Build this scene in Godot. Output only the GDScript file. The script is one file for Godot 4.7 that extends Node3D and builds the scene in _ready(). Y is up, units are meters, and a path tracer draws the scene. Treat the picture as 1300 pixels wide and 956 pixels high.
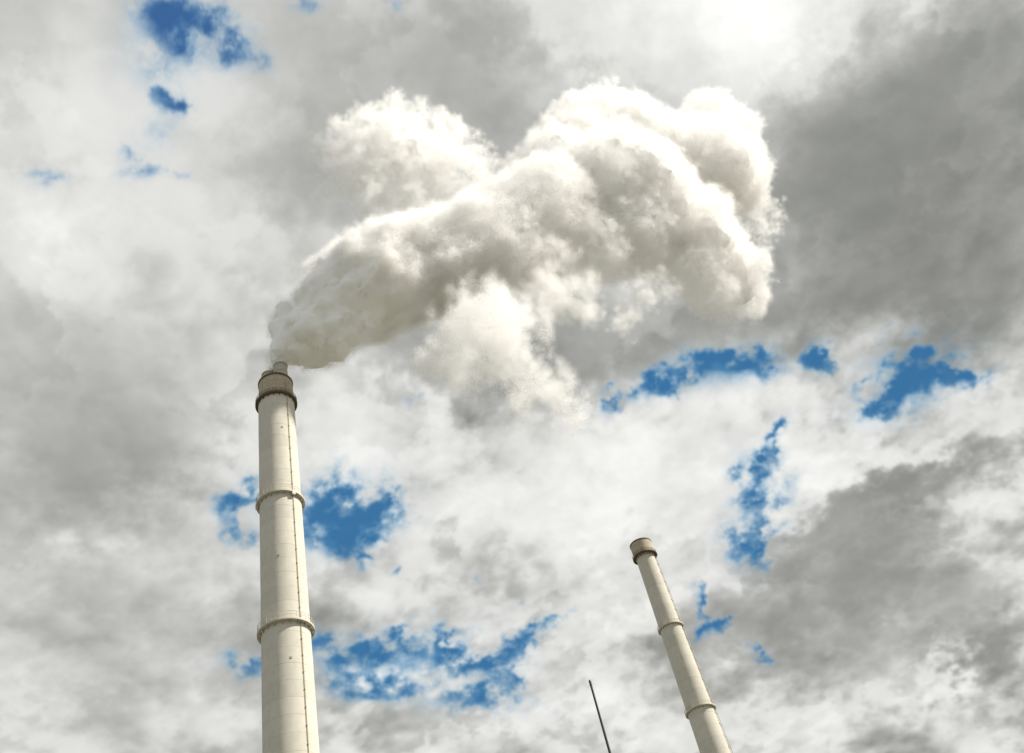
extends Node3D
# Two tall pale concrete chimneys under a broken cloudy sky; the near one trails a thick white plume.
# Units are metres, y is up. Smoke is listed as billows: centre x, y, z and radius. Sky tables hold azimuth, elevation,
# half-lengths along two axes, turn (all in degrees) and amount.

const GAPS := [
	[-31.5, 65.3, 1.58, 1.14, -13, 1.0], [-28.2, 65.1, 1.17, 0.8, 0, 0.9], [-29.3, 63.9, 0.86, 0.49, 0, 0.7],
	[-22.5, 63.6, 1.23, 0.73, 4, 0.6], [-29.6, 61.1, 1.01, 0.54, -22, 1.0], [-28.1, 60.7, 0.47, 0.33, -13, 0.9],
	[-13.9, 66.1, 0.91, 0.48, -3, 0.7], [-1.4, 65.4, 0.51, 0.32, -15, 0.8], [-31.1, 57.1, 1.59, 0.58, 10, 0.7],
	[-27.5, 57.3, 0.73, 0.42, 7, 0.75], [-38.8, 55.9, 1.05, 0.4, 16, 0.7], [-32.8, 58.1, 0.55, 0.41, 12, 0.6],
	[-24.3, 63.9, 0.65, 0.97, 6, 0.75], [-29.6, 59.2, 1.61, 1.08, 9, 0.35], [-31.2, 62.7, 0.78, 0.56, 12, 0.4],
	[5.7, 41.4, 0.4, 0.81, -36, 1.15], [7.4, 41.3, 0.8, 0.45, -12, 0.85], [9.8, 41.1, 1.15, 0.72, -13, 1.0],
	[10.3, 40.4, 0.53, 0.58, -24, 0.9], [14.1, 40.8, 0.95, 0.58, -26, 0.8], [16.0, 40.2, 1.29, 0.71, -17, 0.95],
	[16.7, 39.0, 0.6, 0.62, -28, 0.8], [12.5, 40.7, 0.96, 0.4, -15, 0.7], [19.9, 38.2, 0.58, 0.78, -40, 1.2],
	[20.1, 37.4, 0.58, 0.39, -30, 1.1], [21.6, 34.7, 0.73, 0.42, -4, 1.2], [23.1, 34.9, 1.21, 0.62, 0, 1.3],
	[25.4, 35.1, 1.43, 0.9, -1, 1.3], [27.3, 34.3, 1.35, 0.58, -40, 1.3], [28.2, 33.4, 0.52, 0.37, -24, 1.1],
	[21.3, 35.7, 0.32, 0.34, -30, 0.6], [15.9, 35.0, 0.29, 1.04, -52, 1.0], [14.5, 34.2, 0.33, 1.13, -56, 1.1],
	[13.1, 33.6, 0.42, 0.7, -55, 1.1], [12.1, 32.6, 0.93, 0.94, -23, 0.95], [11.7, 33.9, 0.43, 0.52, -23, 0.7],
	[12.0, 31.4, 0.59, 0.94, -23, 1.0], [10.6, 30.8, 1.01, 0.68, -22, 0.95], [12.0, 30.3, 0.38, 0.93, -23, 0.95],
	[17.7, 38.6, 0.34, 0.44, -28, 0.4], [6.8, 27.5, 0.73, 0.36, 5, 1.1], [5.8, 27.4, 0.6, 0.36, 0, 1.0],
	[6.4, 28.8, 0.25, 0.83, -19, 0.8], [8.4, 25.2, 0.37, 0.4, -20, 0.9], [7.7, 27.3, 0.33, 0.25, -20, 0.8],
	[-13.6, 38.4, 1.49, 1.13, -8, 1.3], [-15.7, 39.0, 1.31, 1.22, -7, 1.25], [-17.5, 38.1, 0.6, 1.29, -6, 1.1],
	[-12.3, 38.9, 0.71, 0.79, -9, 1.0], [-15.1, 37.0, 1.56, 0.69, 2, 1.0], [-14.4, 36.0, 0.52, 0.34, -8, 0.9],
	[-21.6, 39.7, 1.09, 0.6, 7, 0.75], [-22.6, 39.2, 0.66, 0.51, 8, 0.7], [-22.3, 38.0, 0.58, 0.76, -3, 0.65],
	[-21.4, 37.5, 0.5, 0.59, -4, 0.6], [-12.5, 34.7, 0.35, 0.38, -9, 0.8], [-10.5, 34.7, 0.22, 0.21, -10, 0.5],
	[-21.4, 30.2, 0.81, 0.44, -6, 1.2], [-20.2, 30.4, 0.66, 0.64, -6, 1.0], [-13.9, 30.5, 1.45, 0.82, -4, 0.95],
	[-15.9, 30.3, 1.1, 0.73, -8, 0.9], [-12.3, 31.3, 0.85, 0.38, 10, 0.95], [-17.3, 31.5, 0.76, 0.98, -7, 0.8],
	[-9.6, 30.2, 0.43, 0.82, -11, 1.15], [-9.4, 29.1, 1.03, 0.49, -11, 1.1], [-7.2, 28.9, 1.55, 0.66, -8, 1.3],
	[-5.3, 29.5, 1.12, 0.54, 6, 1.2], [-4.3, 30.1, 0.96, 0.38, 1, 1.0], [-2.8, 30.1, 0.78, 0.25, -10, 0.8],
	[-6.4, 27.9, 0.86, 0.57, -13, 1.2], [-14.1, 28.9, 2.54, 0.64, -9, 1.0], [-8.6, 27.1, 2.56, 0.8, -12, 0.9],
	[-19.0, 30.7, 0.83, 1.2, -7, 0.6], [-2.0, 29.7, 0.35, 0.17, -15, 0.6], [-6.5, 33.3, 0.31, 0.21, -13, 0.5],
	[-4.6, 31.6, 0.22, 0.21, -14, 0.5], [-8.8, 43.1, 0.54, 0.22, -11, 0.35], [26.3, 30.7, 0.22, 0.24, -32, 0.3],
	[-15.7, 31.9, 0.51, 0.49, -8, 0.5], [-12.0, 30.2, 4.31, 1.39, -10, 0.45], [-21.2, 30.5, 1.64, 0.79, -6, 0.4],
	[-16.0, 38.8, 3.5, 1.99, -7, 0.42], [12.4, 32.5, 1.66, 3.01, -39, 0.38], [24.6, 34.7, 3.52, 1.48, -6, 0.36],
	[15.1, 39.9, 2.99, 1.15, -19, 0.36], [-29.7, 63.7, 2.79, 2.42, 11, 0.35], [8.8, 41.1, 2.22, 0.8, -8, 0.3],
]
const TONES := [
	[30.5, 40.8, 6.24, 5.02, -28, -0.3], [36.9, 42.5, 3.94, 3.63, -45, -0.18], [42.7, 45.4, 3.14, 2.31, -52, -0.2],
	[30.5, 47.3, 3.48, 2.53, 1, -0.14], [23.8, 41.9, 4.43, 2.16, -34, -0.16], [19.6, 40.8, 3.73, 1.31, -30, -0.08],
	[27.0, 37.6, 4.18, 1.26, -35, -0.1], [6.9, 59.2, 5.27, 3.9, -22, -0.15], [2.0, 62.8, 4.78, 2.1, -18, -0.1],
	[-14.5, 58.2, 2.59, 3.93, -14, -0.13], [-17.2, 56.1, 1.72, 2.62, -2, -0.06], [3.3, 56.7, 2.67, 1.76, -19, -0.08],
	[-7.8, 53.8, 2.68, 1.34, -10, -0.08], [-7.4, 45.9, 4.97, 1.89, -11, -0.2], [-11.4, 45.5, 1.79, 0.99, -9, -0.06],
	[5.5, 44.7, 3.14, 2.08, -21, -0.19], [11.0, 43.6, 2.65, 1.35, -24, -0.12], [-2.4, 43.2, 2.72, 1.35, -15, -0.08],
	[-34.3, 44.0, 4.29, 3.29, 7, -0.14], [-29.6, 40.9, 3.19, 1.68, 13, -0.1], [-35.7, 38.9, 2.23, 2.38, 6, -0.1],
	[-26.5, 42.7, 2.06, 2.55, 1, -0.06], [-33.4, 32.0, 3.33, 1.51, 1, -0.06], [-43.8, 61.7, 1.82, 2.7, 23, -0.03],
	[-22.5, 53.1, 2.55, 1.74, 1, 0.03], [16.4, 27.6, 4.39, 1.82, -5, -0.23], [12.2, 26.6, 2.88, 1.58, -2, -0.14],
	[16.4, 31.9, 1.81, 0.59, -11, 0.08], [13.0, 31.3, 1.27, 0.58, -4, 0.08], [18.8, 29.9, 2.41, 0.49, -6, -0.07],
	[24.8, 30.8, 2.31, 0.4, -5, 0.08], [24.7, 29.0, 1.53, 0.47, -4, -0.08], [17.4, 34.3, 0.66, 1.47, -43, 0.06],
	[18.7, 25.8, 2.75, 0.54, 0, -0.06], [20.8, 26.7, 1.95, 0.39, -1, 0.05], [22.3, 29.6, 4.6, 0.72, -6, -0.18],
	[19.6, 29.5, 3.56, 1.2, -5, -0.05], [24.0, 27.1, 2.22, 0.86, -13, 0.08], [20.4, 20.6, 1.4, 1.35, -24, -0.34],
	[18.4, 23.8, 2.31, 1.5, -4, -0.14], [26.5, 28.5, 1.43, 1.6, -31, -0.1], [13.5, 23.6, 4.56, 1.18, -22, -0.12],
	[10.2, 24.7, 1.6, 1.19, -20, -0.08], [20.7, 33.4, 2.02, 0.58, -8, -0.07], [20.9, 34.4, 0.99, 0.42, 1, 0.07],
	[24.1, 34.1, 1.98, 0.49, -5, 0.1], [26.7, 33.3, 0.99, 0.65, -12, 0.08], [21.4, 23.4, 1.87, 1.48, -6, -0.1],
	[-5.7, 34.7, 3.55, 1.12, -3, -0.1], [-8.5, 37.0, 2.22, 1.05, -11, -0.05], [-2.1, 32.2, 2.64, 0.85, -5, -0.05],
	[-14.0, 40.8, 1.32, 0.62, -8, -0.02], [-35.5, 53.7, 3.96, 1.64, 23, 0.14], [-30.9, 61.5, 3.2, 2.03, 11, 0.07],
	[-40.3, 59.4, 2.24, 2.38, 19, 0.05], [-17.9, 42.5, 2.61, 3.05, -5, 0.09], [-14.8, 44.0, 2.21, 2.66, -7, 0.08],
	[-3.2, 39.2, 5.83, 2.22, -15, 0.11], [5.6, 38.5, 2.66, 2.22, -20, 0.13], [-0.6, 36.4, 4.0, 1.32, -16, 0.1],
	[11.7, 37.5, 3.86, 1.76, -24, 0.11], [18.6, 32.3, 2.81, 1.17, -17, 0.1], [23.4, 31.1, 1.94, 0.57, -9, 0.1],
	[15.7, 32.1, 1.23, 0.93, -25, 0.08], [28.2, 31.8, 1.45, 0.81, -34, 0.1], [18.4, 21.3, 0.56, 1.18, -45, 0.26],
	[22.5, 25.9, 1.12, 0.39, -17, 0.14], [-3.4, 28.1, 2.15, 1.06, -14, 0.08], [-9.4, 32.7, 2.63, 0.84, -11, 0.05],
	[0.7, 33.8, 2.64, 1.3, -17, 0.05], [6.9, 33.9, 2.6, 1.73, -20, 0.06], [-24.7, 38.9, 1.65, 2.1, -1, 0.05],
	[-23.5, 33.0, 2.45, 1.21, -4, 0.03], [8.8, 30.0, 1.68, 0.67, -21, 0.08], [23.7, 37.3, 1.59, 0.43, -33, 0.03],
	[34.1, 56.5, 3.19, 1.34, -46, 0.13], [27.7, 58.0, 7.98, 2.89, -31, 0.11], [29.4, 57.2, 4.96, 2.01, -51, 0.06],
	[22.5, 57.0, 5.06, 2.52, -36, 0.06], [27.7, 53.2, 2.11, 2.48, -59, 0.07], [33.9, 52.6, 1.6, 1.62, -45, 0.06],
]
const MAIN_PLUME := [
	[-66.1, 214.7, -188.6, 2.0], [-65.1, 217.7, -188.7, 2.9], [-63.4, 219.5, -188.8, 3.9], [-61.3, 221.8, -189.0, 5.3],
	[-57.9, 224.1, -189.3, 8.0], [-61.9, 229.7, -188.9, 4.4], [-64.3, 235.2, -188.7, 1.7], [-63.0, 237.7, -188.8, 1.9],
	[-57.4, 239.8, -189.3, 2.1], [-52.6, 250.9, -189.8, 2.1], [-49.4, 255.0, -190.4, 2.4], [-45.1, 261.6, -191.4, 2.4],
	[-40.5, 264.5, -192.7, 2.9], [-34.6, 266.9, -194.9, 2.9], [-28.7, 273.0, -197.4, 3.0], [-52.0, 223.4, -190.1, 8.1],
	[-50.2, 235.9, -190.4, 8.3], [-45.7, 235.1, -191.5, 11.9], [-47.0, 249.0, -191.0, 6.0], [-43.5, 250.9, -192.0, 7.4],
	[-40.1, 247.5, -193.1, 10.6], [-37.3, 243.2, -194.2, 15.1], [-29.8, 250.2, -197.4, 15.5], [-22.2, 256.8, -201.4, 14.4],
	[-15.2, 256.6, -205.1, 15.8], [-7.0, 263.2, -209.1, 16.8], [-18.4, 268.1, -203.3, 9.4], [1.2, 267.8, -213.4, 17.4],
	[12.9, 283.4, -219.9, 18.8], [24.1, 291.3, -224.5, 20.1], [7.8, 259.9, -213.8, 10.3], [1.2, 282.4, -212.9, 12.5],
	[18.3, 263.3, -220.6, 9.0], [35.3, 327.0, -234.9, 17.7], [47.2, 353.3, -242.6, 16.5], [67.0, 388.2, -255.4, 14.8],
	[56.9, 373.9, -248.7, 14.9], [76.3, 384.1, -261.6, 15.5], [44.4, 314.5, -239.3, 23.0], [59.3, 320.1, -248.7, 26.8],
	[38.9, 273.0, -232.7, 10.1], [53.8, 287.3, -242.1, 13.6], [81.7, 366.7, -265.5, 20.1], [89.2, 357.0, -270.4, 21.3],
	[71.8, 304.6, -256.1, 17.0], [123.9, 407.8, -294.0, 17.0], [134.3, 409.4, -301.9, 14.1], [106.4, 361.6, -281.8, 23.4],
	[119.0, 366.7, -292.0, 15.9], [84.3, 310.2, -267.1, 15.9], [85.4, 294.8, -268.1, 13.9], [92.0, 287.3, -275.0, 12.0],
	[93.1, 277.7, -277.9, 8.1], [77.6, 268.0, -265.4, 7.1], [74.2, 279.9, -261.9, 10.3], [137.3, 390.6, -305.2, 8.6],
]
const UPPER_PUFF := [
	[-35.5, 343.2, -210.3, 8.7], [-25.9, 354.6, -214.8, 10.2], [-19.4, 346.3, -218.7, 11.9], [-25.9, 327.7, -215.4, 10.3],
	[-9.9, 343.0, -223.0, 9.6], [-14.0, 326.1, -220.8, 10.4], [-0.0, 335.0, -225.8, 8.3], [-39.0, 330.6, -209.7, 6.3],
	[-37.6, 360.4, -209.7, 5.4], [-43.4, 347.6, -208.0, 4.7], [-45.3, 330.0, -207.8, 4.0], [-31.5, 367.5, -211.6, 4.3],
	[-20.7, 380.4, -216.7, 4.4], [-14.3, 374.0, -220.7, 5.6], [-6.5, 380.3, -224.7, 3.8], [-1.8, 366.3, -226.6, 5.1],
	[1.5, 355.0, -227.8, 4.5], [7.8, 351.6, -230.1, 3.9], [-24.1, 311.1, -214.9, 5.5], [-32.4, 311.5, -212.1, 4.4],
	[-27.3, 300.3, -213.9, 3.2], [5.8, 333.7, -227.8, 5.7],
]
const LOWER_PUFF := [
	[-8.0, 177.1, -159.8, 5.4], [-12.6, 164.3, -155.6, 4.2], [-14.5, 159.3, -154.0, 2.7], [-2.8, 177.1, -163.0, 6.6],
	[1.8, 179.9, -166.4, 5.2], [-2.5, 166.1, -162.2, 5.4], [0.6, 160.0, -163.8, 4.2], [-3.5, 170.7, -162.0, 4.5],
	[3.4, 154.8, -165.5, 2.8], [5.0, 150.0, -166.5, 3.0], [17.1, 240.1, -215.6, 5.1], [23.9, 240.8, -220.3, 4.4],
	[20.2, 232.8, -218.1, 3.3],
]
const RIGHT_WISP := [
	[129.6, 348.7, -300.3, 5.1], [119.5, 332.1, -294.8, 4.9], [128.6, 334.3, -299.8, 2.5], [116.6, 319.1, -292.7, 3.4],
]
const SMALL_WISP := [
	[41.0, 251.5, -236.2, 2.7], [49.1, 256.9, -241.6, 3.3], [57.5, 262.3, -247.2, 3.4], [39.6, 236.7, -234.7, 2.6],
	[34.6, 233.8, -231.4, 1.8], [49.9, 250.4, -241.8, 2.2], [31.3, 238.9, -230.3, 1.6],
]
const FLUE_STEAM := [
	[-69.0, 217.3, -189.6, 1.8], [-68.5, 221.2, -189.7, 2.1], [-69.1, 224.8, -189.6, 1.8], [-67.4, 225.6, -189.7, 1.9],
]

const SUN_AZ := 90.0
const SUN_EL := 48.0
const EXPOSURE := 1.7
const NEAR_AT := Vector3(-66.85, 0.0, -188.5)
const FAR_AT := Vector3(24.75, 0.0, -329.05)

var rng := RandomNumberGenerator.new()
var concrete: Array[StandardMaterial3D] = []
var steel: StandardMaterial3D
var brown: StandardMaterial3D
var rust: StandardMaterial3D
var pale_steel: StandardMaterial3D
var pipe_brown: StandardMaterial3D
var smoke_mat: StandardMaterial3D
var flake_mat: StandardMaterial3D


func heading(az: float, el: float) -> Vector3:
	var a := deg_to_rad(az)
	var e := deg_to_rad(el)
	return Vector3(sin(a) * cos(e), sin(e), -cos(a) * cos(e))


func _ready() -> void:
	rng.seed = 20
	# camera
	var cam := Camera3D.new()
	cam.name = "camera"
	cam.projection = Camera3D.PROJECTION_FRUSTUM
	cam.near = 0.1
	cam.far = 9000.0
	cam.size = 0.1 * 956.0 / 1264.0
	cam.frustum_offset = Vector2(0, -0.1 * 45.0 / 1264.0)
	cam.transform = Transform3D(Basis(Vector3(0.9578, -0.2, -0.20642), Vector3(0.28742, 0.66648, 0.68789), Vector3(0.0, -0.71819, 0.69585)).orthonormalized(), Vector3(0, 1.7, 0))
	add_child(cam)
	cam.current = true
	# sky
	var env := Environment.new()
	env.background_mode = Environment.BG_SKY
	env.tonemap_mode = Environment.TONE_MAPPER_LINEAR
	env.tonemap_exposure = EXPOSURE
	env.sdfgi_enabled = true
	env.ssao_enabled = true
	env.ssil_enabled = true
	var sky_material := PanoramaSkyMaterial.new()
	sky_material.panorama = ImageTexture.create_from_image(paint_sky())
	var sky := Sky.new()
	sky.sky_material = sky_material
	env.sky = sky
	var around := WorldEnvironment.new()
	around.name = "environment"
	around.environment = env
	add_child(around)
	# sun
	var sun := DirectionalLight3D.new()
	sun.name = "sun"
	sun.light_energy = 1.4
	sun.light_color = Color(1.0, 0.98, 0.94)
	sun.light_angular_distance = 0.9
	sun.shadow_enabled = true
	add_child(sun)
	sun.look_at_from_position(heading(SUN_AZ, SUN_EL) * 500.0, Vector3.ZERO)

	make_materials()
	build_ground()
	build_near_chimney()
	build_far_chimney()
	build_mast()
	build_smoke()


# ---------------------------------------------------------------- sky

const PATCH_AZ := -62.0
const PATCH_EL := 6.0
const PATCH_W := 132.0
const PATCH_H := 72.0
const CELL := 0.25
var control_w := int(PATCH_W / CELL) + 1
var control_h := int(PATCH_H / CELL) + 1
var gap_map := PackedFloat32Array()
var tone_map := PackedFloat32Array()
var warp_noise := FastNoiseLite.new()
var cloud_noise := FastNoiseLite.new()
var detail_noise := FastNoiseLite.new()
var puff_noise := FastNoiseLite.new()
var shred_noise := FastNoiseLite.new()
var tint_noise := FastNoiseLite.new()


func spread(table: Array, into: PackedFloat32Array, sharp: float) -> void:
	for b in table:
		var reach: float = maxf(b[2], b[3]) * 2.3
		var across: float = reach / maxf(0.2, cos(deg_to_rad(minf(b[1] + reach, 80.0))))
		var i0 := maxi(0, int((b[0] - across - PATCH_AZ) / CELL))
		var i1 := mini(control_w - 1, int((b[0] + across - PATCH_AZ) / CELL) + 1)
		var j0 := maxi(0, int((b[1] - reach - PATCH_EL) / CELL))
		var j1 := mini(control_h - 1, int((b[1] + reach - PATCH_EL) / CELL) + 1)
		var at := heading(b[0], b[1])
		var east := Vector3(cos(deg_to_rad(b[0])), 0, sin(deg_to_rad(b[0])))
		var up := east.cross(at)
		var t := deg_to_rad(b[4])
		var u := (east * cos(t) + up * sin(t)) * rad_to_deg(1.0) / float(b[2])
		var v := (up * cos(t) - east * sin(t)) * rad_to_deg(1.0) / float(b[3])
		for j in range(j0, j1 + 1):
			for i in range(i0, i1 + 1):
				var d := heading(PATCH_AZ + i * CELL, PATCH_EL + j * CELL)
				var q := d.dot(u) ** 2 + d.dot(v) ** 2
				if q < 5.0:
					var k := j * control_w + i
					var amount: float = float(b[5]) * exp(-q * sharp)
					if sharp > 0.9:
						into[k] = maxf(into[k], amount) + 0.35 * minf(into[k], amount)
					else:
						into[k] += amount


func control(m: PackedFloat32Array, az: float, el: float) -> float:
	var x := (az - PATCH_AZ) / CELL
	var y := (el - PATCH_EL) / CELL
	if x < 0.0 or y < 0.0 or x >= control_w - 1 or y >= control_h - 1:
		return 0.0
	var i := int(x)
	var j := int(y)
	x -= i
	y -= j
	var k := j * control_w + i
	return lerpf(lerpf(m[k], m[k + 1], x), lerpf(m[k + control_w], m[k + control_w + 1], x), y)


func puffs(q: Vector3) -> float:
	# rounded heaps on heaps, about -0.5 to 0.5
	return cloud_noise.get_noise_3dv(q) * 0.75 - (puff_noise.get_noise_3dv(q) + 0.55) * 0.6


func sky_colour(az: float, el: float) -> Color:
	var d := heading(az, el)
	var p := d * (26.0 / (0.28 + maxf(d.y, 0.0)))
	var high := smoothstep(44.0, 56.0, el)
	var w := warp_noise.get_noise_3dv(p)
	var w2 := warp_noise.get_noise_3d(p.x + 71.0, p.y - 33.0, p.z + 12.0)
	var f := detail_noise.get_noise_3dv(p)
	var f2 := detail_noise.get_noise_3d(p.x * 0.7 - 50.0, p.y * 0.7, p.z * 0.7 + 27.0)
	var widen := 1.0 / maxf(0.3, cos(deg_to_rad(el)))
	var gap := control(gap_map, az + (w * 1.0 + f * 0.9) * widen, el + w2 * 1.0 + f2 * 0.9)
	gap *= 1.0 - 0.2 * high
	var tone := control(tone_map, az + (w * 2.0 + f * 1.4 + f2 * 0.8) * widen, el + w2 * 2.0 + f2 * 1.4 - f * 0.8)
	var q := p + Vector3(f2, f, w) * 0.25
	# heaps lit from the bright part of the sky: the side towards it is paler
	var s := heading(50.0, 66.0)
	var step := (s - d * s.dot(d)).normalized() * 0.55
	var body := puffs(q)
	var relief := clampf((body - puffs(q + step)) * 0.46, -0.12, 0.12)
	# a second, larger sheet of heaps in front: thin bright rims, thicker and greyer inside
	var front := puffs(q * 0.55 + Vector3(31, 7, -19)) + 0.35 * f2 * 0.5
	var rim := smoothstep(-0.02, 0.04, front) * (1.0 - smoothstep(0.04, 0.4, front))
	var core := smoothstep(0.05, 0.5, front)
	# and smaller ones in front of those, towards the horizon
	var near := puffs(q * 1.15 + Vector3(-57, 3, 88)) + 0.1 * f
	rim += 0.4 * (1.0 - high) * smoothstep(0.02, 0.06, near) * (1.0 - smoothstep(0.06, 0.4, near))
	core += 0.3 * (1.0 - high) * smoothstep(0.06, 0.5, near)
	# away from the part of the sky in view the same broken cloud goes on
	var wild := 1.0 - smoothstep(PATCH_W * 0.5 - 16.0, PATCH_W * 0.5, absf(wrapf(az - PATCH_AZ - PATCH_W * 0.5, -180, 180)))
	gap = maxf(gap, (1.0 - wild) * clampf(tint_noise.get_noise_3dv(p * 0.6) * 3.0 - 0.35, 0.0, 1.2))
	tone += (1.0 - wild) * tint_noise.get_noise_3d(p.x * 0.5 + 40.0, p.y, p.z * 0.5) * 0.3
	if tone < 0.0:
		tone = -0.42 * (1.0 - exp(tone / 0.40))
	# cloud thins and tears towards the gaps; a thin veil stays over most of the blue
	var ragged := shred_noise.get_noise_3d(p.x + w, p.y + f * 0.4, p.z + w2)
	var cover := 0.95 - gap * 1.65 + (body * 0.9 + f * 0.95 + f2 * 0.8 - ragged * 0.3) * clampf(gap * 1.9, 0.0, 1.0)
	var alpha := smoothstep(-0.8 - 0.15 * high, 1.05, cover)
	var veil := clampf(0.11 + f2 * 0.7 - ragged * 0.2 + body * 0.4, 0.02, 0.6)
	alpha = 1.0 - (1.0 - alpha) * (1.0 - veil)
	var edge := alpha * (1.0 - alpha) * 4.0
	var soft := clampf(1.0 + tone * 3.2, 0.24, 1.0) * clampf(1.0 - tone * 2.0, 0.2, 1.0) * lerpf(1.0, 0.42, maxf(high, 0.8 * (1.0 - smoothstep(-27.0, -15.0, az)) * wild))
	var b := 0.825 + tone + (relief + rim * 0.09 - core * 0.16 + f * 0.03 + f2 * 0.02 + body * 0.05) * soft + edge * 0.03
	if b > 0.88:
		b = 0.88 + (b - 0.88) * lerpf(0.45, 0.65, smoothstep(0.05, 0.2, tone) * high)
	b = clampf(b, 0.36, 1.04)
	var dark := clampf((0.86 - b) / 0.45, 0.0, 1.0)
	var low := clampf((46.0 - el) / 30.0, 0.0, 1.0)
	# white light is a shade warm; the deep undersides lean to a greenish grey
	var cloud := Color(b * lerpf(1.0, 0.995 + 0.012 * low, dark), b * lerpf(0.998, 1.008 - 0.006 * low, dark), b * lerpf(0.982, 0.968 - 0.005 * low, dark))
	var blue := Color(0.235, 0.455, 0.635).lerp(Color(0.24, 0.40, 0.60), clampf((el - 40.0) / 25.0, 0.0, 1.0))
	blue = blue.lerp(Color(0.42, 0.60, 0.75), clampf((26.0 - el) / 30.0, 0.0, 0.8))
	# deeper in the heart of a gap, paler where it thins out
	var deep := clampf(0.5 - cover * 0.6 + f2 * 0.4, 0.0, 1.0)
	blue = Color(0.36, 0.57, 0.74).lerp(blue * Color(0.95, 0.98, 1.0), deep)
	return blue.lerp(cloud, alpha).srgb_to_linear() * (1.0 / EXPOSURE)


func paint_sky() -> Image:
	gap_map.resize(control_w * control_h)
	tone_map.resize(control_w * control_h)
	spread(GAPS, gap_map, 1.0)
	spread(TONES, tone_map, 0.55)
	for n in [warp_noise, cloud_noise, detail_noise, tint_noise]:
		n.noise_type = FastNoiseLite.TYPE_SIMPLEX_SMOOTH
		n.fractal_type = FastNoiseLite.FRACTAL_FBM
	puff_noise.noise_type = FastNoiseLite.TYPE_CELLULAR
	puff_noise.cellular_distance_function = FastNoiseLite.DISTANCE_EUCLIDEAN_SQUARED
	puff_noise.cellular_return_type = FastNoiseLite.RETURN_DISTANCE
	puff_noise.fractal_type = FastNoiseLite.FRACTAL_FBM
	puff_noise.seed = 33
	puff_noise.frequency = 0.42
	puff_noise.fractal_octaves = 4
	puff_noise.fractal_gain = 0.5
	shred_noise.noise_type = FastNoiseLite.TYPE_SIMPLEX_SMOOTH
	shred_noise.fractal_type = FastNoiseLite.FRACTAL_RIDGED
	shred_noise.seed = 37
	shred_noise.frequency = 1.3
	shred_noise.fractal_octaves = 3
	warp_noise.seed = 3
	warp_noise.frequency = 0.16
	warp_noise.fractal_octaves = 2
	cloud_noise.seed = 8
	cloud_noise.frequency = 0.17
	cloud_noise.fractal_octaves = 5
	cloud_noise.fractal_gain = 0.47
	detail_noise.seed = 14
	detail_noise.frequency = 1.15
	detail_noise.fractal_octaves = 5
	detail_noise.fractal_gain = 0.6
	tint_noise.seed = 21
	tint_noise.frequency = 0.07
	tint_noise.fractal_octaves = 3
	var coarse := Image.create_empty(720, 360, false, Image.FORMAT_RGBF)
	for j in 360:
		var el := 90.0 - (j + 0.5) * 0.5
		if el < -1.0:
			for i in 720:
				coarse.set_pixel(i, j, Color(0.24, 0.23, 0.21))
			continue
		for i in 720:
			coarse.set_pixel(i, j, sky_colour(wrapf((i + 0.5) * 0.5, -180.0, 180.0), el))
	coarse.resize(4096, 2048, Image.INTERPOLATE_CUBIC)
	var per := 4096.0 / 360.0
	var i0 := int(-56.0 * per)
	var i1 := int(58.0 * per)
	var j0 := int((90.0 - 73.0) * per)
	var j1 := int((90.0 - 11.0) * per)
	for j in range(j0, j1):
		var el := 90.0 - (j + 0.5) / per
		# the frame is a leaning rectangle: its rows need only part of this span
		var lo := maxi(i0, int((-56.0 + maxf(0.0, 40.0 - el) * 0.9) * per))
		var hi := mini(i1, int((58.0 - maxf(0.0, 40.0 - el) * 1.0) * per))
		for i in range(lo, hi):
			coarse.set_pixel(posmod(i, 4096), j, sky_colour((i + 0.5) / per, el))
	return coarse


# ---------------------------------------------------------------- materials and mesh helpers

func noise_texture(freq: float, octaves: int, lo: Color, hi: Color, seed_at: int, size := 512) -> NoiseTexture2D:
	var n := FastNoiseLite.new()
	n.seed = seed_at
	n.frequency = freq
	n.fractal_octaves = octaves
	var g := Gradient.new()
	g.set_color(0, lo)
	g.set_color(1, hi)
	var t := NoiseTexture2D.new()
	t.width = size
	t.height = size
	t.seamless = true
	t.noise = n
	t.color_ramp = g
	return t


func plain(albedo: Color, rough: float, metal := 0.0) -> StandardMaterial3D:
	var m := StandardMaterial3D.new()
	m.albedo_color = albedo.linear_to_srgb()
	m.roughness = rough
	m.metallic = metal
	return m


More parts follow.
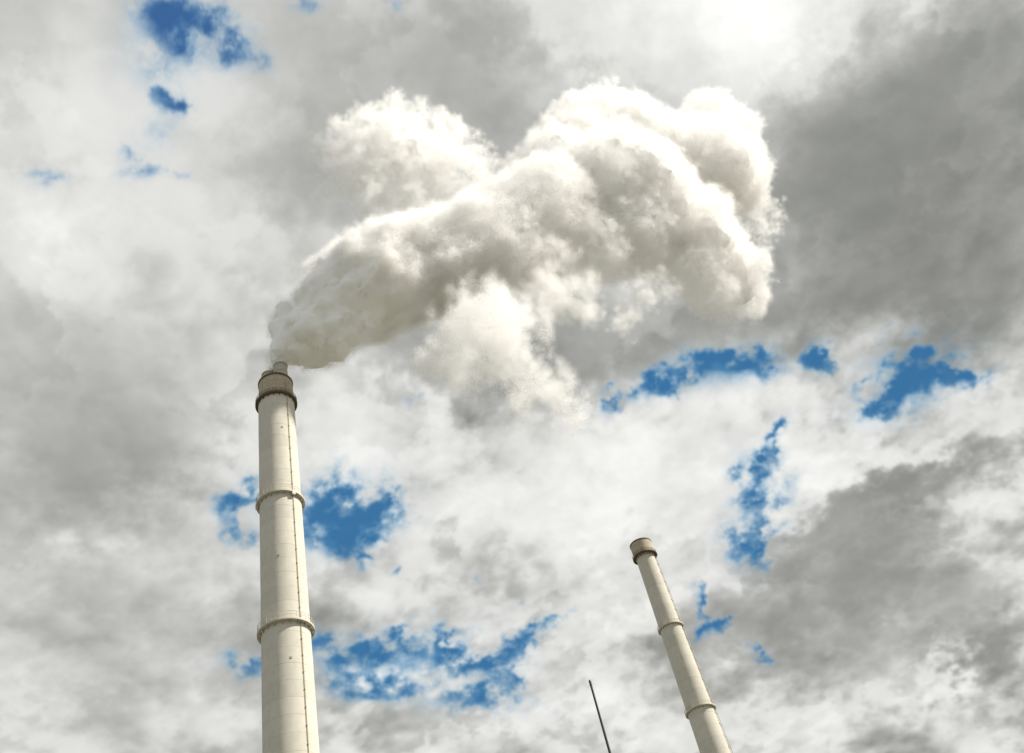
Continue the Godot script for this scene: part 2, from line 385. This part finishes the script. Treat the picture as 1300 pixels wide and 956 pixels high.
func make_materials() -> void:
	# weathered cream concrete: soft mottling, each pour a little lighter or darker
	var mottle := noise_texture(0.012, 5, Color(0.94, 0.935, 0.925), Color(1, 1, 1), 5)
	for tone in [1.0, 0.965, 1.03, 0.985]:
		var m := plain(Color(0.595 * tone, 0.565 * tone, 0.485 * tone), 0.9)
		m.albedo_texture = mottle
		m.uv1_triplanar = true
		m.uv1_world_triplanar = true
		m.uv1_scale = Vector3(0.11, 0.05, 0.11)
		concrete.append(m)
	# sooty weathered head: vertical streaks of brown and grey
	brown = plain(Color(0.62, 0.57, 0.455), 0.95)
	brown.albedo_texture = noise_texture(0.02, 5, Color(0.66, 0.61, 0.55), Color(1, 1, 1), 9)
	brown.uv1_triplanar = true
	brown.uv1_world_triplanar = true
	brown.uv1_scale = Vector3(0.5, 0.06, 0.5)
	rust = plain(Color(0.29, 0.225, 0.14), 0.9)
	rust.albedo_texture = noise_texture(0.03, 4, Color(0.35, 0.3, 0.25), Color(1, 1, 1), 12)
	rust.uv1_triplanar = true
	rust.uv1_world_triplanar = true
	rust.uv1_scale = Vector3(0.35, 0.35, 0.35)
	steel = plain(Color(0.60, 0.59, 0.53), 0.7)
	steel.albedo_texture = noise_texture(0.02, 4, Color(0.72, 0.70, 0.66), Color(1, 1, 1), 17)
	steel.uv1_triplanar = true
	steel.uv1_world_triplanar = true
	steel.uv1_scale = Vector3(0.4, 0.12, 0.4)
	pale_steel = plain(Color(0.52, 0.48, 0.395), 0.75)
	pipe_brown = plain(Color(0.36, 0.29, 0.19), 0.8)
	smoke_mat = plain(Color(0.96, 0.952, 0.935), 1.0)
	smoke_mat.specular_mode = BaseMaterial3D.SPECULAR_DISABLED
	flake_mat = plain(Color(0.985, 0.98, 0.968), 1.0)
	flake_mat.specular_mode = BaseMaterial3D.SPECULAR_DISABLED
	flake_mat.cull_mode = BaseMaterial3D.CULL_DISABLED
	flake_mat.backlight_enabled = true
	flake_mat.backlight = Color(0.995, 0.99, 0.985)


func lathe(profile: Array, segs := 64) -> ArrayMesh:
	var v := PackedVector3Array()
	var n := PackedVector3Array()
	var idx := PackedInt32Array()
	for s in profile.size() - 1:
		var a: Vector2 = profile[s]
		var b: Vector2 = profile[s + 1]
		var e := (b - a).normalized()
		var base := v.size()
		for k in segs + 1:
			var t := TAU * k / segs
			var out := Vector3(cos(t), 0, sin(t))
			for q in [a, b]:
				v.append(out * q.x + Vector3(0, q.y, 0))
				n.append(out * e.y + Vector3(0, -e.x, 0))
		for k in segs:
			var i := base + k * 2
			idx.append_array([i, i + 2, i + 1, i + 1, i + 2, i + 3])
	return surface(v, n, idx)


func surface(v: PackedVector3Array, n: PackedVector3Array, idx: PackedInt32Array) -> ArrayMesh:
	var arrays := []
	arrays.resize(Mesh.ARRAY_MAX)
	arrays[Mesh.ARRAY_VERTEX] = v
	arrays[Mesh.ARRAY_NORMAL] = n
	arrays[Mesh.ARRAY_INDEX] = idx
	var m := ArrayMesh.new()
	m.add_surface_from_arrays(Mesh.PRIMITIVE_TRIANGLES, arrays)
	return m


func put(called: String, mesh: Mesh, mat: Material, parent: Node, at := Vector3.ZERO, turn := 0.0) -> MeshInstance3D:
	var o := MeshInstance3D.new()
	o.name = called
	o.mesh = mesh
	o.material_override = mat
	o.position = at
	o.rotation.y = turn
	parent.add_child(o, true)
	return o


func add_box(st: SurfaceTool, centre: Vector3, size: Vector3, turn := 0.0) -> void:
	var b := BoxMesh.new()
	b.size = size
	st.append_from(b, 0, Transform3D(Basis(Vector3.UP, turn), centre))


func add_rod(st: SurfaceTool, a: Vector3, b: Vector3, r: float) -> void:
	var c := CylinderMesh.new()
	c.top_radius = r
	c.bottom_radius = r
	c.height = a.distance_to(b)
	c.radial_segments = 8
	c.rings = 1
	var up := (b - a).normalized()
	var side := up.cross(Vector3(0.31, 0.2, 0.93)).normalized()
	st.append_from(c, 0, Transform3D(Basis(side, up, side.cross(up)), (a + b) * 0.5))


func hoop(r: float, y: float, thick: float, segs := 64) -> ArrayMesh:
	var p := []
	for k in 7:
		var t := -TAU * k / 6.0
		p.append(Vector2(r + cos(t) * thick, y + sin(t) * thick))
	return lathe(p, segs)


func around_axis(az: float, r: float, y: float) -> Vector3:
	var d := heading(az, 0.0)
	return Vector3(d.x * r, y, d.z * r)


func tag(o: Node, label: String, category: String, group := "") -> void:
	o.set_meta("label", label)
	o.set_meta("category", category)
	if group:
		o.set_meta("group", group)


# ---------------------------------------------------------------- ground

func build_ground() -> void:
	var m := PlaneMesh.new()
	m.size = Vector2(12000, 12000)
	m.subdivide_width = 4
	m.subdivide_depth = 4
	var mat := plain(Color(0.185, 0.178, 0.155), 1.0)
	mat.albedo_texture = noise_texture(0.01, 5, Color(0.6, 0.62, 0.55), Color(1, 1, 1), 30)
	mat.uv1_triplanar = true
	mat.uv1_world_triplanar = true
	mat.uv1_scale = Vector3(0.03, 0.03, 0.03)
	var g := put("ground", m, mat, self)
	g.set_meta("kind", "structure")


# ---------------------------------------------------------------- chimneys

func shaft(parent: Node3D, r_at: Callable, top: float, lift: float) -> void:
	var core := put("shaft", lathe([Vector2(r_at.call(0.0) - 0.1, 0.0), Vector2(r_at.call(top) - 0.1, top)]), concrete[1], parent)
	var y := 0.0
	var k := 0
	while y < top - 0.05:
		var y1 := minf(y + lift, top)
		var a: float = r_at.call(y)
		var b: float = r_at.call(y1)
		var c := 0.02
		# each pour bulges a centimetre or two and ends in a chamfered joint
		var off := rng.randf_range(-0.015, 0.015)
		var p := [Vector2(a - 0.1, y), Vector2(a - 0.03 + off, y + 0.002), Vector2(a + off, y + c), Vector2(b + off, y1 - c), Vector2(b - 0.03 + off, y1 - 0.002), Vector2(b - 0.1, y1)]
		put("concrete_band", lathe(p, 72), concrete[(k * 7 + k / 3) % 4], core)
		y = y1
		k += 1


func gallery(parent: Node3D, y: float, r_in: float, r_out: float, thick: float, mat: Material, rail_mat: Material, post_count: int, rail_h := 1.15) -> Node3D:
	var slab := put("gallery", lathe([Vector2(r_in, y), Vector2(r_out - 0.05, y), Vector2(r_out, y + 0.05), Vector2(r_out, y + thick - 0.04), Vector2(r_out - 0.04, y + thick), Vector2(r_in, y + thick)], 96), mat, parent)
	var bracket := SurfaceTool.new()
	bracket.begin(Mesh.PRIMITIVE_TRIANGLES)
	# a triangular knee under the slab
	var deep := r_out - r_in - 0.12
	var q := [Vector3(0, 0, 0.09), Vector3(deep, 0, 0.09), Vector3(0, -deep * 0.9, 0.09)]
	for s in [1.0, -1.0]:
		for i in [0, 1, 2] if s > 0.0 else [0, 2, 1]:
			bracket.add_vertex(Vector3(q[i].x, q[i].y, q[i].z * s))
	for i in 3:
		var a: Vector3 = q[i]
		var b: Vector3 = q[(i + 1) % 3]
		var a2 := Vector3(a.x, a.y, -a.z)
		var b2 := Vector3(b.x, b.y, -b.z)
		for t in [a, a2, b, b, a2, b2]:
			bracket.add_vertex(t)
	bracket.generate_normals()
	var bm := bracket.commit()
	for k in 20:
		var az := k * 18.0 + 5.0
		var o := put("bracket", bm, mat, slab, around_axis(az, r_in, y - 0.003))
		o.rotation.y = deg_to_rad(90.0 - az)
	var post := CylinderMesh.new()
	post.top_radius = 0.045
	post.bottom_radius = 0.05
	post.height = rail_h
	post.radial_segments = 8
	post.rings = 1
	for k in post_count:
		put("guard_post", post, rail_mat, slab, around_axis(360.0 * k / post_count, r_out - 0.12, y + thick + rail_h * 0.5))
	put("handrail", hoop(r_out - 0.12, y + thick + rail_h, 0.05), rail_mat, slab)
	put("handrail", hoop(r_out - 0.12, y + thick + rail_h * 0.52, 0.04), rail_mat, slab)
	return slab


func cable_run(parent: Node3D, called: String, az: float, r_at: Callable, y0: float, y1: float, mat: Material, thick: float, stand: float) -> void:
	var st := SurfaceTool.new()
	st.begin(Mesh.PRIMITIVE_TRIANGLES)
	var y := y0
	while y < y1:
		var yb := minf(y + 12.0, y1)
		add_rod(st, around_axis(az, r_at.call(y) + stand, y), around_axis(az, r_at.call(yb) + stand, yb), thick)
		y = yb
	var pipe := put(called, st.commit(), mat, parent)
	var clip := BoxMesh.new()
	clip.size = Vector3(0.3, 0.12, stand + 0.1)
	y = y0 + 2.0
	while y < y1:
		put("clip", clip, mat, pipe, around_axis(az, r_at.call(y) + stand * 0.5 + 0.06, y), deg_to_rad(-az))
		y += 4.0


func near_radius(y: float) -> float:
	return 4.82 + (199.0 - y) * 0.0083


func far_radius(y: float) -> float:
	return 3.5 + (208.0 - y) * 0.0165


func build_near_chimney() -> void:
	var t := Node3D.new()
	t.name = "smoking_chimney"
	t.position = NEAR_AT
	add_child(t, true)
	tag(t, "large cream concrete chimney with three galleries and a brown head, smoke pouring from its top", "chimney", "concrete chimneys")
	put("plinth", lathe([Vector2(8.6, 0), Vector2(8.6, 1.1), Vector2(8.45, 1.25), Vector2(6.3, 1.25)]), concrete[1], t)
	shaft(t, near_radius, 199.0, 3.9)
	# brown weathered head above the top gallery
	var head := put("head", lathe([Vector2(4.74, 199.0), Vector2(4.66, 199.9), Vector2(4.6, 206.2)], 96), brown, t)
	put("rusty_rim", lathe([Vector2(4.6, 206.2), Vector2(4.78, 206.3), Vector2(4.80, 206.85), Vector2(4.7, 207.0), Vector2(3.9, 207.02), Vector2(3.9, 204.0)], 96), rust, head)
	var stay := BoxMesh.new()
	stay.size = Vector3(0.2, 5.6, 0.14)
	for k in 14:
		put("head_rib", stay, brown, head, around_axis(k * 25.714 + 4.0, 4.63, 203.1), deg_to_rad(-(k * 25.714 + 4.0)))
	put("roof_slab", lathe([Vector2(3.95, 205.6), Vector2(0.0, 205.9)]), steel, head)
	gallery(t, 198.5, 4.8, 5.62, 0.75, rust, rust, 32, 1.0)
	gallery(t, 163.7, near_radius(163.7) - 0.02, 5.98, 0.55, pale_steel, pale_steel, 32, 1.5)
	gallery(t, 127.2, near_radius(127.2) - 0.02, 6.32, 0.55, pale_steel, pale_steel, 34, 1.5)
	gallery(t, 91.0, near_radius(91.0) - 0.02, 6.64, 0.55, pale_steel, pale_steel, 34, 1.5)
	# the flues that stand out of the head
	var right := Vector3(0.942, 0, -0.334)
	var toward := Vector3(0.334, 0, 0.942)
	for f in [[1.45, 1.05, 212.9], [-1.7, -1.65, 212.3]]:
		var flue := put("flue", lathe([Vector2(1.98, 205.5), Vector2(1.98, f[2]), Vector2(1.85, f[2]), Vector2(1.85, 207.0)], 48), steel, t, right * f[0] + toward * f[1])
		put("flue_rim", lathe([Vector2(1.98, f[2] - 0.5), Vector2(2.1, f[2] - 0.48), Vector2(2.1, f[2] + 0.05), Vector2(1.83, f[2] + 0.06), Vector2(1.83, f[2] - 0.3)], 48), pipe_brown, flue)
		put("flue_band", lathe([Vector2(1.98, f[2] - 3.3), Vector2(2.03, f[2] - 3.28), Vector2(2.03, f[2] - 3.0), Vector2(1.98, f[2] - 2.98)], 48), pipe_brown, flue)
	cable_run(t, "cable_duct", 124.5, near_radius, 1.0, 205.0, pipe_brown, 0.075, 0.16)
	# obstruction lights and a cabinet on the middle gallery
	var lamp_box := BoxMesh.new()
	lamp_box.size = Vector3(0.9, 1.0, 0.6)
	for az in [127.0, 247.0, 7.0]:
		put("light_cabinet", lamp_box, pale_steel, t, around_axis(az, 5.75, 163.5), deg_to_rad(-az))
	# small inspection plates let into the concrete
	var plate := BoxMesh.new()
	plate.size = Vector3(0.45, 0.5, 0.14)
	for s in [[152.0, 118.2], [171.0, 145.0], [146.0, 186.0]]:
		put("inspection_plate", plate, pipe_brown, t, around_axis(s[0], near_radius(s[1]) + 0.02, s[1]), deg_to_rad(-s[0]))


func build_far_chimney() -> void:
	var t := Node3D.new()
	t.name = "idle_chimney"
	t.position = FAR_AT
	add_child(t, true)
	tag(t, "smaller cream chimney at lower right with a flared brown head and no smoke", "chimney", "concrete chimneys")
	put("plinth", lathe([Vector2(9.4, 0), Vector2(9.4, 1.1), Vector2(9.25, 1.25), Vector2(6.5, 1.25)]), concrete[1], t)
	shaft(t, far_radius, 207.4, 4.2)
	var head := put("head", lathe([Vector2(3.52, 207.0), Vector2(4.0, 207.6), Vector2(4.1, 208.4), Vector2(4.18, 213.3)], 80), brown, t)
	put("rusty_rim", lathe([Vector2(4.18, 213.3), Vector2(4.3, 213.35), Vector2(4.3, 213.8), Vector2(4.2, 213.9), Vector2(3.3, 213.9), Vector2(3.3, 209.0)], 80), rust, head)
	gallery(t, 207.5, 3.7, 4.75, 0.5, rust, rust, 28, 0.9)
	gallery(t, 176.6, far_radius(176.6) - 0.02, 4.72, 0.45, pale_steel, pale_steel, 28, 1.1)
	gallery(t, 145.0, far_radius(145.0) - 0.02, 5.3, 0.45, pale_steel, pale_steel, 28, 1.1)
	cable_run(t, "ladder_rail", 92.0, far_radius, 1.0, 207.0, pale_steel, 0.11, 0.42)
	cable_run(t, "cable_duct", 112.0, far_radius, 1.0, 207.0, pipe_brown, 0.05, 0.14)


func build_mast() -> void:
	# the tip of a thin dark pole shows at the lower edge between the chimneys
	var t := Node3D.new()
	t.name = "thin_mast"
	t.position = heading(-1.41, 0.0) * 26.0
	add_child(t, true)
	tag(t, "thin dark pole whose tip rises at the lower edge between the two chimneys", "pole")
	var dark := plain(Color(0.035, 0.035, 0.03), 0.55, 0.4)
	put("base_plate", lathe([Vector2(0.22, 0), Vector2(0.22, 0.03), Vector2(0.0, 0.034)], 24), dark, t)
	put("pole", lathe([Vector2(0.075, 0.03), Vector2(0.03, 14.2), Vector2(0.03, 14.62)], 20), dark, t)
	put("cap", lathe([Vector2(0.034, 14.6), Vector2(0.034, 14.72), Vector2(0.022, 14.77), Vector2(0.0, 14.78)], 20), dark, t)


# ---------------------------------------------------------------- smoke

func tuft_mesh(count: int, radius: float, size: float, seed_at: int) -> ArrayMesh:
	# a loose tuft of tiny flakes pointing every way: smoke seen close up
	var r := RandomNumberGenerator.new()
	r.seed = seed_at
	var st := SurfaceTool.new()
	st.begin(Mesh.PRIMITIVE_TRIANGLES)
	for k in count:
		var c := Vector3(r.randfn(), r.randfn(), r.randfn()) * radius * 0.5
		var u := Vector3(r.randfn(), r.randfn(), r.randfn()).normalized()
		var v := u.cross(Vector3(r.randfn(), r.randfn(), r.randfn())).normalized()
		var s := size * r.randf_range(0.7, 1.3)
		for t in 3:
			var a := TAU * t / 3.0
			st.add_vertex(c + (u * cos(a) + v * sin(a)) * s * 0.58)
	st.generate_normals()
	return st.commit()


# A thing of smoke in one or more sections. knob: size near the flue, height there, size when aged, height then.
# heart: how far inside the edge the opaque heart begins (none when negative); fringe: depth of the torn edge in metres;
# rate: tufts per cubic metre in the torn edge, the shell and the depth; ragged: how torn.
func smoke(called: String, label: String, sections: Array, knob: Array, heart: float, fringe: float, rate: Array, ragged: float, seed_at: int, fine := 1.0) -> void:
	var t := Node3D.new()
	t.name = called
	var first: Array = sections[0][0][0]
	t.position = Vector3(first[0], first[1] - first[3], first[2])
	add_child(t, true)
	tag(t, label, "smoke")
	for s in sections:
		billow_section(t, s[0], s[1], knob, heart, fringe, rate, ragged, seed_at, fine)


func billow_section(t: Node3D, billows: Array, cell: float, knob: Array, heart: float, fringe: float, rate: Array, ragged: float, seed_at: int, fine := 1.0) -> void:
	var lo := Vector3.INF
	var hi := -Vector3.INF
	for b in billows:
		var c := Vector3(b[0], b[1], b[2])
		lo = lo.min(c - Vector3.ONE * (b[3] + 6.0))
		hi = hi.max(c + Vector3.ONE * (b[3] + 6.0))
	var nx := int((hi.x - lo.x) / cell) + 2
	var ny := int((hi.y - lo.y) / cell) + 2
	var nz := int((hi.z - lo.z) / cell) + 2
	var field := PackedFloat32Array()
	field.resize(nx * ny * nz)
	field.fill(7.0)
	var sx := ny * nz
	for b in billows:
		var c := (Vector3(b[0], b[1], b[2]) - lo) / cell
		var r: float = b[3]
		var reach := (r + 5.0) / cell
		var soft := clampf(r * 0.3, 0.8, 4.0)
		for i in range(maxi(0, int(c.x - reach)), mini(nx, int(c.x + reach) + 2)):
			for j in range(maxi(0, int(c.y - reach)), mini(ny, int(c.y + reach) + 2)):
				var q := (i - c.x) ** 2 + (j - c.y) ** 2
				if q > reach * reach:
					continue
				var half := sqrt(reach * reach - q)
				for k in range(maxi(0, int(c.z - half)), mini(nz, int(c.z + half) + 2)):
					var d := sqrt(q + (k - c.z) ** 2) * cell - r
					var at := i * sx + j * nz + k
					var e := field[at]
					var h := maxf(soft - absf(d - e), 0.0)
					field[at] = minf(d, e) - h * h / (4.0 * soft)
	var big := FastNoiseLite.new()
	big.seed = seed_at
	big.noise_type = FastNoiseLite.TYPE_CELLULAR
	big.cellular_return_type = FastNoiseLite.RETURN_DISTANCE
	big.cellular_jitter = 0.9
	big.frequency = 1.0
	big.fractal_type = FastNoiseLite.FRACTAL_FBM
	big.fractal_octaves = 4
	big.fractal_gain = 0.58
	big.fractal_lacunarity = 2.1
	var curl := FastNoiseLite.new()
	curl.seed = seed_at + 1
	curl.noise_type = FastNoiseLite.TYPE_SIMPLEX_SMOOTH
	curl.frequency = 1.0
	curl.fractal_octaves = 2
	var shred := FastNoiseLite.new()
	shred.seed = seed_at + 2
	shred.noise_type = FastNoiseLite.TYPE_SIMPLEX_SMOOTH
	shred.frequency = 0.09
	shred.fractal_octaves = 4
	shred.fractal_gain = 0.6
	var mouth := NEAR_AT + Vector3(0, 212, 0)
	var places: Array[Transform3D] = []
	var limit := 6.9
	var room := cell * cell * cell
	for i in nx:
		for j in ny:
			for k in nz:
				var at := i * sx + j * nz + k
				var d := field[at]
				if d >= limit:
					continue
				var p := lo + Vector3(i, j, k) * cell
				var age := clampf((p.distance_to(mouth) - 6.0) / 130.0, 0.0, 1.0)
				if d > -11.0:
					var size := lerpf(knob[0], knob[2], age)
					var tall := lerpf(knob[1], knob[3], age)
					var q := (p - mouth) / size
					q += Vector3(curl.get_noise_3dv(q * 0.7), curl.get_noise_3d(q.y * 0.7, q.z * 0.7, q.x * 0.7 + 9.0), curl.get_noise_3d(q.z * 0.7 + 5.0, q.x * 0.7, q.y * 0.7)) * 0.25
					d += (big.get_noise_3dv(q) + 0.42) * tall * 2.0
				var old := smoothstep(0.22, 0.55, age)
				var inner := heart + old * 5.0
				field[at] = d + inner
				# loose smoke: torn at the edge, closer in the shell, thin in the depth
				var thick := fringe * lerpf(0.22, 1.0, smoothstep(0.1, 0.6, age))
				if d < thick and d > -inner - 1.5:
					var s := shred.get_noise_3dv(p)
					var many := 0.0
					if d > -0.5:
						var wisp := clampf(1.0 - maxf(d, 0.0) / thick, 0.0, 1.0)
						many = clampf(wisp * wisp + s * ragged * 2.2 - ragged * 0.25, 0.0, 1.3) * float(rate[0])
					elif d > -3.5:
						many = clampf(1.0 + s * ragged * 1.2, 0.1, 1.6) * float(rate[1])
					else:
						many = float(rate[2])
					many *= room * lerpf(2.0, 1.0, old)
					while rng.randf() < many:
						many -= 1.0
						var w := Basis.from_euler(Vector3(rng.randf() * TAU, rng.randf() * TAU, rng.randf() * TAU)).scaled(Vector3.ONE * rng.randf_range(0.75, 1.2))
						places.append(Transform3D(w, p + Vector3(rng.randf() - 0.5, rng.randf() - 0.5, rng.randf() - 0.5) * cell * 1.2 - t.position))
	if heart >= 0.0:
		var solid := nets(field, nx, ny, nz, lo - t.position, cell, 0.0)
		if solid:
			put("dense_billows", solid, smoke_mat, t)
	if places.size():
		var mm := MultiMesh.new()
		mm.transform_format = MultiMesh.TRANSFORM_3D
		mm.mesh = tuft_mesh(int(170 * fine), 1.4, 0.117 / sqrt(fine), seed_at)
		mm.instance_count = places.size()
		for k in places.size():
			mm.set_instance_transform(k, places[k])
		var loose := MultiMeshInstance3D.new()
		loose.name = "loose_smoke"
		loose.multimesh = mm
		loose.material_override = flake_mat
		loose.set_meta("kind", "stuff")
		t.add_child(loose, true)
	print(t.name, " cells ", nx * ny * nz, " tufts ", places.size())


func nets(field: PackedFloat32Array, nx: int, ny: int, nz: int, lo: Vector3, cell: float, level: float) -> ArrayMesh:
	var sx := ny * nz
	var offs := [0, 1, nz, nz + 1, sx, sx + 1, sx + nz, sx + nz + 1]
	var ids := PackedInt32Array()
	ids.resize(nx * ny * nz)
	ids.fill(-1)
	var v := PackedVector3Array()
	var idx := PackedInt32Array()
	var vals := PackedFloat32Array()
	vals.resize(8)
	for i in nx - 1:
		for j in ny - 1:
			for k in nz - 1:
				var at := i * sx + j * nz + k
				var f0 := field[at] - level
				if absf(f0) > 6.0:
					continue
				var inside := 0
				for c in 8:
					vals[c] = field[at + offs[c]] - level
					if vals[c] < 0.0:
						inside += 1
				if inside == 0 or inside == 8:
					continue
				var sum := Vector3.ZERO
				var many := 0
				for c in 8:
					for bit in [1, 2, 4]:
						if c & bit:
							continue
						var e: int = c | bit
						var a := vals[c]
						var b := vals[e]
						if (a < 0.0) != (b < 0.0):
							var u := a / (a - b)
							var pt := Vector3((c >> 2) & 1, (c >> 1) & 1, c & 1)
							if bit == 4:
								pt.x += u
							elif bit == 2:
								pt.y += u
							else:
								pt.z += u
							sum += pt
							many += 1
				ids[at] = v.size()
				v.append(lo + (Vector3(i, j, k) + sum / many) * cell)
	for i in range(1, nx - 1):
		for j in range(1, ny - 1):
			for k in range(1, nz - 1):
				var at := i * sx + j * nz + k
				if ids[at] < 0:
					continue
				var inside := field[at] - level < 0.0
				if inside != (field[at + sx] - level < 0.0):
					quad(idx, ids[at], ids[at - nz], ids[at - nz - 1], ids[at - 1], inside)
				if inside != (field[at + nz] - level < 0.0):
					quad(idx, ids[at], ids[at - 1], ids[at - sx - 1], ids[at - sx], inside)
				if inside != (field[at + 1] - level < 0.0):
					quad(idx, ids[at], ids[at - sx], ids[at - sx - nz], ids[at - nz], inside)
	if idx.is_empty():
		return null
	# keep the largest joined body, drop stray islands
	var boss := PackedInt32Array()
	boss.resize(v.size())
	for k in boss.size():
		boss[k] = k
	for t in range(0, idx.size(), 3):
		var ra := root_of(boss, idx[t])
		for c in [1, 2]:
			var rb := root_of(boss, idx[t + c])
			if rb != ra:
				boss[rb] = ra
	var tally := {}
	for t in range(0, idx.size(), 3):
		var r := root_of(boss, idx[t])
		tally[r] = tally.get(r, 0) + 1
	var best := -1
	for r in tally:
		if best < 0 or tally[r] > tally[best]:
			best = r
	var renumber := PackedInt32Array()
	renumber.resize(v.size())
	renumber.fill(-1)
	var v2 := PackedVector3Array()
	var kept := PackedInt32Array()
	for t in idx.size():
		var k := idx[t]
		if root_of(boss, k) == best:
			if renumber[k] < 0:
				renumber[k] = v2.size()
				v2.append(v[k])
			kept.append(renumber[k])
	v = v2
	idx = kept
	var n := PackedVector3Array()
	n.resize(v.size())
	for t in range(0, idx.size(), 3):
		var a := v[idx[t]]
		var w := (v[idx[t + 2]] - a).cross(v[idx[t + 1]] - a)
		for c in 3:
			n[idx[t + c]] += w
	for k in n.size():
		n[k] = n[k].normalized()
	print("  heart triangles ", idx.size() / 3)
	return surface(v, n, idx)


func root_of(boss: PackedInt32Array, k: int) -> int:
	while boss[k] != k:
		boss[k] = boss[boss[k]]
		k = boss[k]
	return k


func quad(idx: PackedInt32Array, a: int, b: int, c: int, d: int, flip: bool) -> void:
	if a < 0 or b < 0 or c < 0 or d < 0:
		return
	if flip:
		idx.append_array([a, c, b, a, d, c])
	else:
		idx.append_array([a, b, c, a, c, d])


func build_smoke() -> void:
	smoke("smoke_plume", "thick white plume of smoke streaming right from the large chimney's flues", [[MAIN_PLUME.slice(0, 26), 0.8], [MAIN_PLUME.slice(21), 1.3]], [6.8, 3.5, 17.0, 6.4], 0.3, 3.0, [0.36, 0.27, 0.07], 0.7, 51)
	smoke("smoke_cloud", "ragged white cloud of older smoke above and behind the middle of the plume", [[UPPER_PUFF, 1.4]], [9.0, 3.0, 11.0, 5.0], 0.4, 5.5, [0.26, 0.2, 0.09], 1.5, 61, 1.6)
	smoke("smoke_tatter", "torn pale smoke hanging below the underside of the plume", [[LOWER_PUFF, 1.3]], [8.0, 2.0, 10.0, 3.0], -1.0, 6.0, [0.34, 0.3, 0.16], 1.4, 71, 3.0)
	smoke("smoke_shred", "thin shred of smoke off the right end of the plume", [[RIGHT_WISP, 1.3]], [8.0, 1.0, 8.0, 1.0], -1.0, 4.0, [0.16, 0.16, 0.1], 1.3, 81, 3.0)
	smoke("smoke_wisp", "small thin wisps of smoke under the broad right part of the plume", [[SMALL_WISP, 1.3]], [6.0, 0.8, 6.0, 0.8], -1.0, 4.0, [0.16, 0.16, 0.1], 1.3, 91, 3.0)
	smoke("flue_steam", "faint veil of steam rising off the left flue of the large chimney", [[FLUE_STEAM, 1.0]], [4.0, 0.4, 4.0, 0.4], -1.0, 4.0, [0.12, 0.12, 0.1], 0.8, 95, 3.0)
